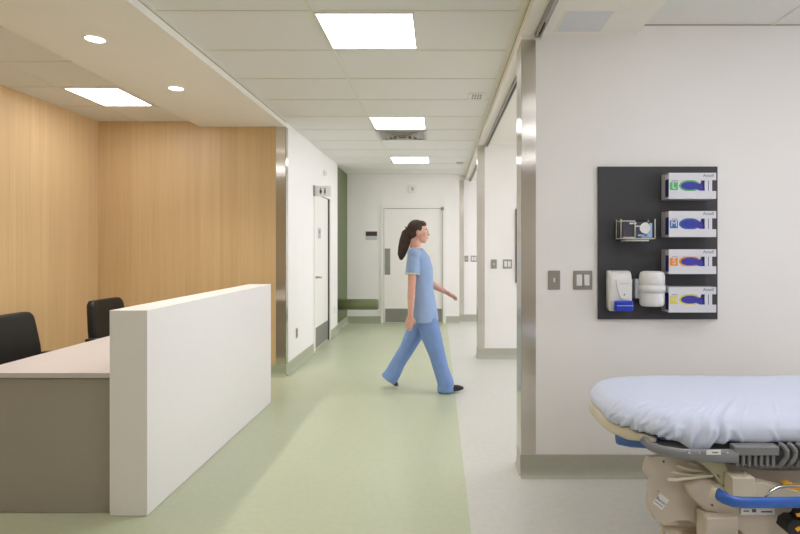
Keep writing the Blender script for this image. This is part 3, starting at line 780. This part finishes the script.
# folded side rail: bar, teeth, slanted arms
sr = MB().m(RAILG)
x0, x1 = P(734, 0, 1.95).x, P(779, 0, 1.95).x
sr.box(x0, x1, 1.945, 1.985, P(0, 455.5, 1.95).z, P(0, 446, 1.95).z, bev=.005)
so_ = sr.build('side_rail', parent=st)
tm = MB().m(RAILG)
for k in range(7):
    x = P(737+6*k, 0, 1.955).x; tm.box(x-.006, x+.006, 1.95, 1.975, P(0, 466.5, 1.95).z, P(0, 454, 1.95).z, bev=.003)
tm.m(DKG).box(x0, x1+.5, 1.976, 1.982, P(0, 467, 1.95).z, P(0, 454, 1.95).z)
tm.build('rail_tooth', parent=so_)
for k in range(9):
    b = MB().m(RAILG); dx = k*8.5
    b.tube([P(779+dx, 443.5, 1.965), P(783+dx, 445.5, 1.955), P(787+dx, 451, 1.95), P(786.5+dx, 457, 1.95), P(782+dx, 463, 1.955), P(778+dx, 466.5, 1.965)], .0085, 10, side=(0, 1, 0))
    b.build('rail_arm', parent=st)
MB().m(DKG).box(x1, 2.5, 1.985, 2.03, .59, .655).build('rail_support', parent=st)

# base hood
zc = lambda v, Y: P(0, v, Y).z
YH = 2.06
hp = [(647, 457), (668, 456), (700, 458), (740, 466), (765, 470), (1010, 470), (1010, 545), (735, 545), (712, 541), (704, 533), (697, 525), (688, 520.5), (676, 520.5), (668, 523), (662, 524.5), (655, 520),
      (650, 512), (648, 503), (649, 495), (648.5, 486), (651, 480), (644, 473), (643.5, 468)]
h = MB().m(BEIGE)
rings = []
for Y, g_ in ((YH, .012), (YH+.004, .004), (YH+.012, 0), (YH+.09, 0), (YH+.16, .006), (YH+.20, .02)):
    rr = []
    for u, v in hp:
        p = P(u, v, YH); t_ = max(0, Y-YH-.012)
        # the moulding tapers towards its back
        cxh, czh = 1.6, .35
        p.x += (cxh-p.x)*g_*.8+(.0 if p.x > 1.3 else t_*.46*(1.3-p.x)/.5); p.z += (czh-p.z)*g_-t_*.35*max(0, (p.z-.35)/.23); p.y = Y
        rr.append(p)
    rings.append(rr)
h.loft(rings, smooth=False).box(1.2, 2.3, YH+.19, 2.56, .25, .5, bev=.02)
ho = h.build('base_hood', parent=st)
# saddle-shaped swell in front of the hood and the lower step
sw = MB().m(BEIGE)
pts = [(686, 486), (700, 478), (722, 480), (750, 490), (1010, 490), (1010, 545), (742, 545), (739, 534), (738, 522), (722, 519), (706, 512), (694, 500)]
sw.prism([P(u, v, 2.0) for u, v in pts], (0, .10, 0), bev=.018, seg=4)
sw.box(P(706, 0, 1.97).x, P(738.5, 0, 1.97).x, 1.965, 2.05, .20, zc(517, 1.97), bev=.008)
sw.build('hood_front', parent=st)
# label on the hood
ex = Vector((math.cos(math.radians(-38)), 0, math.sin(math.radians(-38)))); ey = Vector((-ex.z, 0, ex.x))
c0 = P(661, 501.5, YH-.0015); b = MB().m(WHITEP)
b.flat([c0+ex*a_+ey*b_ for a_, b_ in ((-.023, -.024), (.023, -.024), (.023, .024), (-.023, .024))])
c1 = c0+Vector((0, -.0006, 0))
b.m(NAVY).text('Baxter', .017, c1+ey*.002, ex, ey)
b.m(DKG).flat([c1+ex*a_+ey*b_ for a_, b_ in ((-.02, -.014), (.018, -.014), (.018, -.0115), (-.02, -.0115))]).build('maker_label', parent=ho)
b = MB().m(DKG)
for u, v, Y in ((663.5, 461.5, YH), (712, 505, 1.999), (658, 491, YH)): b.cyl(P(u, v, Y-.0005), .0045 if u != 658 else .002, -.002, 'Y', 12)
b.build('screw', parent=ho)
# cream prongs tucked under the frame
for i, pts in enumerate((((669, 479.5), (675, 480), (690, 478), (712, 475.5)), ((672, 471.5), (680, 474.5), (695, 475.5), (713, 473)), ((677, 466), (686, 469.5), (700, 471.5), (714, 470.5)), ((690, 463.5), (698, 466.5), (706, 468), (716, 467.5)))):
    MB().m(CREAM).tube([P(u, v, 1.995+.012*i) for u, v in pts], .0062, 10, round_ends=True).build('cream_prong', parent=st)
b = MB().m(mat('pale_olive_plastic', (176, 172, 140), .4, noise=.02))
b.prism([P(u, v, 1.985) for u, v in ((694, 459), (722, 460), (728, 470), (735, 486), (731, 491), (722, 487), (714, 474), (704, 466))], (0, .025, 0), bev=.003)
b.m(DKG).prism([P(u, v, 1.9845) for u, v in ((723, 484), (730, 488), (730, 490), (723, 486))], (0, .001, 0)).prism([P(u, v, 1.9845) for u, v in ((718, 474), (720, 477), (719, 478), (717, 475))], (0, .001, 0))
b.build('latch_plate', parent=st)
b = MB().m(CREAM).box(P(732.5, 0, 1.93).x, P(755.5, 0, 1.93).x, 1.93, 1.999, zc(497, 1.93), zc(478, 1.93), bev=.003)
b.prism([P(u, v, 1.945) for u, v in ((755, 483), (766, 484), (786, 489), (800, 492), (800, 500), (748, 500), (748, 483))], (0, .05, 0), bev=.003).build('rail_mount', parent=st)
# blue bumper rail with cream cap
rl = MB().m(RBLUE)
rl.tube([P(717, 493.5, 1.90), P(724, 498, 1.875), P(733, 501.5, 1.86), P(745, 502.8, 1.855), P(800, 502.2, 1.855), P(1010, 502, 1.855)], [(.012, .021)]*2+[(.013, .019)]*4, 16, side=(0, 1, 0))
ro = rl.build('bumper_rail', parent=st)
MB().m(CREAM).tube([P(710.5, 492, 1.918), P(717.5, 495, 1.899)], [(.0125, .022), (.0135, .0225)], 16, side=(0, 1, 0)).build('end_cap', parent=ro)
MB().m(WHITEP).box(P(741, 0, 1.99).x, P(775, 0, 1.99).x, 1.990, 1.999, zc(515, 1.99), zc(507.5, 1.99), bev=.001).m(DKG)\
    .box(P(743.5, 0, 1.99).x, P(749, 0, 1.99).x, 1.9893, 1.99, zc(511.6, 1.99), zc(510.4, 1.99))\
    .box(P(752, 0, 1.99).x, P(756, 0, 1.99).x, 1.9893, 1.99, zc(512.2, 1.99), zc(509, 1.99))\
    .box(P(761, 0, 1.99).x, P(772, 0, 1.99).x, 1.9893, 1.99, zc(512.4, 1.99), zc(511, 1.99)).build('instruction_label', parent=st)
MB().m(CHROME).tube([P(765, 498, 1.91), P(771, 491, 1.92), P(778, 487.5, 1.925), P(786, 486.3, 1.925), P(860, 486, 1.925)], .0055, 12).build('release_bar', parent=st)
b = MB().m(YEL).prism([P(u, v, 1.955) for u, v in ((783, 484), (787, 481.5), (792, 483), (793, 485.5), (812, 486), (812, 498), (788, 498), (796, 492), (788, 487))], (0, .02, 0), bev=.002)
b.build('yellow_lever', parent=st)
b = MB().m(BLACKP).prism([P(u, v, 1.90) for u, v in ((788, 524), (794, 520), (802, 522), (803, 516), (810, 514), (826, 514), (826, 548), (802, 540), (791, 536), (786, 531))], (0, .06, 0), bev=.004)
b.m(YEL).prism([P(u, v, 1.898) for u, v in ((795, 529), (799, 526), (802, 529), (798, 532))], (0, .003, 0)).prism([P(u, v, 1.898) for u, v in ((796, 514), (802, 513), (802, 517), (797, 517))], (0, .003, 0)).build('brake_pedal', parent=st)
MB().m(CREAM).tube([P(661, 526, 2.16), P(664, 528, 2.16), P(700, 528.5, 2.16), P(760, 529, 2.16)], .010, 12).tube([P(662, 526, 2.16), P(664, 545, 2.16)], .009, 12).build('lower_frame', parent=st)
# wheels below the picture: chassis and four casters
MB().m(BEIGE).box(.98, 2.35, 2.08, 2.54, .16, .25, bev=.02, seg=3).build('chassis', parent=st)
MB().m(CHROME).cyl((1.25, 2.33, .4), .05, .24).cyl((2.1, 2.33, .4), .05, .24).build('lift_column', parent=st)
for (x, y) in ((1.0, 2.08), (1.30, 2.54), (2.3, 2.08), (2.3, 2.56)):
    cs = MB().m(CREAM).box(x-.03, x+.03, y-.035, y+.035, .13, .22, bev=.008).box(x-.018, x+.018, y-.035, y-.025, .06, .15).box(x-.018, x+.018, y+.025, y+.035, .06, .15).build('caster_fork', parent=st)
    MB().m(DKG).cyl((x, y-.022, .078), .076, .044, 'Y', 28).build('wheel', parent=cs)

# ------------------------------------------------------------------ the walking person
YP = 5.25
SK = mat('skin', (222, 170, 150), .5, noise=.03, nscale=25)
SCR = mat('blue_scrub_cotton', (150, 175, 214), .8, noise=.03, nscale=14, bump=.15, bscale=30)
SCRP = mat('blue_scrub_trousers', (122, 152, 206), .8, noise=.03, nscale=14, bump=.15, bscale=30)
HAIR = mat('dark_brown_hair', (66, 48, 40), .75, noise=.25, nscale=30, stretch=(1, 8, 1))
SHOE = mat('black_shoe', (26, 22, 22), .45, noise=.05)
PIPE = mat('pale_yellow_piping', (222, 220, 190), .7, noise=.01)
def W(u, v, y=0): q = P(u, v, YP); return Vector((q.x, YP+y, q.z))
def remesh(mb, name, material, parent, vox, smooth=6):
    o = mb.m(material).build('tmp', fix=True)
    m1 = o.modifiers.new('r', 'REMESH'); m1.mode = 'VOXEL'; m1.voxel_size = vox; m1.use_smooth_shade = True
    m2 = o.modifiers.new('s', 'SMOOTH'); m2.factor = .5; m2.iterations = smooth
    dg = bpy.context.evaluated_depsgraph_get(); me = bpy.data.meshes.new_from_object(o.evaluated_get(dg)); me.name = name
    bpy.data.objects.remove(o)
    me.materials.clear(); me.materials.append(material)
    for p in me.polygons: p.use_smooth = True; p.material_index = 0
    q = bpy.data.objects.new(name, me); col.objects.link(q); q.parent = parent
    me.transform(Matrix.Translation(-wloc(parent)))
    return q
S = (0, 1, 0)
pz = thing('person', 'person in light blue scrubs with dark ponytail, striding right through the corridor', 'person', (W(424, 0).x, YP, 0))
b = MB()
# trunk and neck
b.tube([W(424, 326), W(424, 316), W(423, 303), W(421.5, 292), W(420.5, 280), W(420, 268), W(418.5, 257), W(416.5, 251), W(415.5, 247), W(416, 240), W(417, 235)],
       [(.13, .085), (.155, .105), (.14, .10), (.12, .088), (.125, .092), (.14, .10), (.145, .088), (.10, .065), (.055, .055), (.046, .05), (.045, .05)], 20, side=S)
# head: skull, face wedge, jaw, nose, lips, ears
hc = W(418.5, 231.5)
b.ball(hc+Vector((-.008, 0, .018)), .092, .075, .092)
b.ball(hc+Vector((.030, 0, -.030)), .058, .058, .078)
b.ball(hc+Vector((.050, 0, -.085)), .032, .034, .024)
b.tube([hc+Vector((.0, 0, -.06)), hc+Vector((.055, 0, -.092))], [.05, .024], 12, side=S, round_ends=True)
b.tube([hc+Vector((.084, 0, .005)), hc+Vector((.094, 0, -.022)), hc+Vector((.100, 0, -.036))], [.008, .010, .011], 10, side=S, round_ends=True)
b.ball(hc+Vector((.084, 0, -.057)), .012, .022, .006); b.ball(hc+Vector((.081, 0, -.068)), .012, .019, .007)
b.ball(hc+Vector((.074, 0, .018)), .014, .045, .008)
for s in (-1, 1):
    b.ball(hc+Vector((-.004, s*.076, -.014)), .017, .010, .030)
    b.ball(hc+Vector((.060, s*.038, -.03)), .02, .02, .022)
# arms
def arm(sh, el, wr, lat): b.tube([sh, (sh*2+el)/3, (sh+el*2)/3, el, (el*2+wr)/3, (el+wr*2)/3, wr], [.052, .045, .040, .036, .037, .031, .023], 14, side=S, round_ends=True)
def hand(wr, d, palmn, out, curl):
    """d along the hand, palmn the way the palm faces, out the thumb side"""
    d = d.normalized(); palmn = (palmn-d*palmn.dot(d)).normalized(); out = (out-d*out.dot(d)-palmn*out.dot(palmn)).normalized()
    b.tube([wr-d*.01, wr+d*.02, wr+d*.06, wr+d*.088], [(.022, .019), (.031, .017), (.040, .016), (.037, .012)], 14, side=tuple(out), round_ends=True)
    for k, (o_, L) in enumerate(((.030, .068), (.0105, .076), (-.0095, .070), (-.029, .055))):
        p = wr+d*.080+out*o_; pts = [p-d*.015]; dirn = d.copy()
        for j, seg_ in enumerate((.42, .32, .26)):
            p = p+dirn*L*seg_; pts.append(p)
            a = curl*(1+.2*k); dirn = (dirn*math.cos(a)+palmn*math.sin(a)).normalized()
            palm2 = palmn
        b.tube(pts, [.0082, .0078, .0072, .0064], 8, round_ends=True)
    p = wr+d*.028+out*.024
    b.tube([p, p+(out*.8+d*.7+palmn*.3).normalized()*.035, p+(out*.5+d*1.1+palmn*.4).normalized()*.062], [.013, .011, .008], 8, round_ends=True)
shR, elR, wrR = W(414, 255, -.155), W(412.5, 286, -.19), W(411.5, 313, -.19)
arm(shR, elR, wrR, -1); hand(wrR, W(409.5, 325, -.185)-wrR, Vector((-.15, 1, 0)), Vector((1, 0, .0)), .28)
shL, elL, wrL = W(418, 255, .155), W(429, 284, .19), W(445, 293, .17)
arm(shL, elL, wrL, 1); hand(wrL, W(456, 299, .15)-wrL, Vector((-.1, -.6, -1)), Vector((.1, -1, .5)), .25)
# legs (inside the trousers)
hR, kR, aR = W(427, 321, -.085), W(437, 352, -.09), W(445.5, 383, -.10)
hL, kL, aL = W(421, 321, .085), W(406.5, 350, .08), W(389, 378, .08)
for h_, k_, a_ in ((hR, kR, aR), (hL, kL, aL)):
    b.tube([h_, (h_+k_)/2, k_, (k_*2+a_)/3, a_], [.082, .068, .052, .05, .034], 14, side=S, round_ends=True)
b.tube([aR, aR+Vector((.05, 0, -.035)), aR+Vector((.13, 0, -.025))], [.034, .03, .02], 10, side=S, round_ends=True)
b.tube([aL, aL+Vector((.03, 0, -.05)), aL+Vector((.06, 0, -.085))], [.034, .03, .018], 10, side=S, round_ends=True)
body = remesh(b, 'body', SK, pz, .004, 2)
# eyes
for s in (-1, 1):
    e = MB().m(WHITEP).ball(hc+Vector((.075, s*.031, .0)), .011, .013, .009).m(BLACKP).ball(hc+Vector((.0845, s*.031, 0)), .003, .006, .006)
    e.build('eye', parent=pz)
    MB().m(HAIR).tube([hc+Vector((.083, s*.016, .017)), hc+Vector((.083, s*.034, .022)), hc+Vector((.074, s*.05, .016))], [(.003, .003)]*3, 8).build('eyebrow', parent=pz)
MB().m(mat('lip', (176, 100, 92), .4)).ball(hc+Vector((.0885, 0, -.0625)), .006, .019, .006).build('mouth', parent=pz)
gl = MB().m(GREYP)
for s in (-1, 1):
    gl.tube([hc+Vector((.100, s*(.031+.022*math.cos(a)), .001+.016*math.sin(a))) for a in [2*PI*k/14 for k in range(15)]], .0016, 6)
    gl.tube([hc+Vector((.100, s*.053, .005)), hc+Vector((.05, s*.075, .004)), hc+Vector((-.005, s*.080, .004))], .002, 6)
gl.tube([hc+Vector((.100, -.01, .003)), hc+Vector((.104, 0, .006)), hc+Vector((.100, .01, .003))], .0016, 6).build('glasses', parent=pz)
# hair: cap with a hairline, ponytail with tie
b = MB()
b.ball(hc+Vector((-.022, 0, .026)), .094, .083, .092)
b.ball(hc+Vector((.028, 0, .068)), .050, .062, .040)
b.ball(hc+Vector((-.055, 0, -.015)), .062, .068, .062)
b.tube([W(410, 229), W(406.5, 233), W(405, 241), W(403, 249), W(401.5, 255), W(401, 260)], [(.030, .030), (.042, .048), (.046, .058), (.042, .052), (.034, .040), (.014, .014)], 14, side=S)
remesh(b, 'hair', HAIR, pz, .006, 3)
tie = MB().m(BLACKP)
c_ = W(408.3, 229.8); ax = (W(405.5, 233)-W(409.5, 229)).normalized(); s1_ = Vector((0, 1, 0)); s2_ = ax.cross(s1_)
tie.tube([c_+(s1_*math.cos(a)+s2_*math.sin(a))*.036 for a in [2*PI*k/20 for k in range(21)]], .008, 8).build('hair_tie', parent=pz)
# tunic with short sleeves
b = MB()
b.tube([W(425, 321), W(424.5, 314), W(423.5, 303), W(422, 292), W(421, 281), W(420.3, 269), W(419, 258.5), W(417, 253), W(415.7, 249.2)],
       [(.196, .134), (.190, .131), (.170, .123), (.146, .116), (.145, .120), (.158, .125), (.162, .105), (.118, .080), (.068, .064)], 24, side=S)
for sh, el in ((shR, elR), (shL, elL)):
    d_ = el-sh; b.tube([sh+Vector((0, -.02 if sh.y > YP else .02, .02)), sh+d_*.2, sh+d_*.58], [.054, .062, .066], 16, side=S)
    b.tube([sh+d_*-.05, W(417, 256, (sh.y-YP)*.5)], [.06, .07], 12, side=S, round_ends=True)
tun = remesh(b, 'tunic', SCR, pz, .007, 6)
pp = MB().m(PIPE)
for sh, el in ((shR, elR), (shL, elL)):
    d_ = (el-sh); c_ = sh+d_*.585; ax = d_.normalized(); s1_ = Vector((0, 1, 0)); s1_ = (s1_-ax*s1_.dot(ax)).normalized(); s2_ = ax.cross(s1_)
    pp.tube([c_+(s1_*math.cos(a)+s2_*math.sin(a))*.064 for a in [2*PI*k/24 for k in range(25)]], .0065, 8)
c_ = W(415.6, 248.6); ax = Vector((-.2, 0, 1)).normalized(); s1_ = Vector((0, 1, 0)); s2_ = ax.cross(s1_)
pp.tube([c_+(s1_*.064*math.cos(a)+s2_*.062*math.sin(a)) for a in [2*PI*k/24 for k in range(25)]], .008, 8).build('piping', parent=tun)
# trousers
b = MB()
b.tube([W(424.5, 309), W(424.5, 318), W(424, 327)], [(.145, .106), (.155, .114), (.135, .10)], 20, side=S)
b.tube([hR+Vector((0, 0, .03)), hR*.6+kR*.4, kR, kR*.5+aR*.5, aR+Vector((.0, 0, .03)), aR+Vector((.002, 0, -.055))], [(.088, .100), (.088, .10), (.078, .08), (.076, .074), (.082, .080), (.088, .086)], 18, side=S)
b.tube([hL+Vector((0, 0, .03)), hL*.6+kL*.4, kL, kL*.5+aL*.5, aL+Vector((.03, 0, .025)), aL+Vector((-.012, 0, -.035))], [(.088, .100), (.088, .095), (.076, .076), (.074, .072), (.080, .080), (.084, .088)], 18, side=S)
remesh(b, 'trousers', SCRP, pz, .007, 5)
# shoes
def shoe(heel, toe, sole_n):
    d_ = (toe-heel); L = d_.length; d_ = d_.normalized(); n_ = sole_n-d_*sole_n.dot(d_); n_.normalize()
    s = MB().m(SHOE)
    s.tube([heel+n_*.040, heel+d_*L*.12+n_*.042, heel+d_*L*.35+n_*.040, heel+d_*L*.6+n_*.034, heel+d_*L*.85+n_*.028, heel+d_*L+n_*.022],
           [(.030, .032), (.036, .042), (.038, .040), (.044, .033), (.042, .026), (.028, .016)], 16, side=S, round_ends=True)
    s.build('shoe', parent=pz)
shoe(W(441.5, 392.0, -.10)+Vector((0, 0, .006)), W(462, 387.4, -.10), Vector((-.1, 0, 1)))
shoe(W(383.5, 380.5, .08), W(395, 388.6, .08), Vector((.5, 0, 1)))

# ------------------------------------------------------------------ light
for y in (3.37, 4.41):
    l = bpy.data.lights.new('downlight_lamp', 'SPOT'); l.energy = 46; l.spot_size = math.radians(125); l.spot_blend = .6; l.shadow_soft_size = .045
    l.color = (1.0, .93, .82)
    o = bpy.data.objects.new('downlight_lamp', l); col.objects.link(o); o.location = (-2.17, y, HB-.012)
for (a_, b_), en in zip(WINS, (46, 46, 62)):
    l = bpy.data.lights.new('unseen_window_light', 'AREA'); l.shape = 'RECTANGLE'; l.size = b_-a_; l.size_y = WZ1-WZ0; l.energy = en; l.color = (.92, .92, 1.0)  # cool area lamps outside the unseen windows, added as light from the right
    o = bpy.data.objects.new('unseen_window_light', l); col.objects.link(o); o.location = (XO+.3, (a_+b_)/2, 1.6); o.rotation_euler = (PI/2, 0, PI/2)
w = bpy.data.worlds.new('room_air'); bpy.context.scene.world = w; w.use_nodes = True
w.node_tree.nodes['Background'].inputs[0].default_value = (1, 1, 1, 1); w.node_tree.nodes['Background'].inputs[1].default_value = .05

# ------------------------------------------------------------------ camera
cd = bpy.data.cameras.new('camera'); cam = bpy.data.objects.new('camera', cd); col.objects.link(cam)
cam.location = (0, 0, CZ); cam.rotation_euler = (PI/2, 0, 0)
cd.sensor_width = 36; cd.sensor_fit = 'HORIZONTAL'; cd.lens = 36*F/800
cd.shift_x = (400-U0)/800; cd.shift_y = -(267-V0)/800
cd.clip_start = .05; cd.clip_end = 60
sc = bpy.context.scene; sc.camera = cam
sc.view_settings.view_transform = 'Standard'; sc.view_settings.look = 'None'; sc.view_settings.gamma = 1
sc.view_settings.use_curve_mapping = False; sc.view_settings.exposure = .4
sc.cycles.max_bounces = 16; sc.cycles.diffuse_bounces = 10; sc.cycles.glossy_bounces = 6
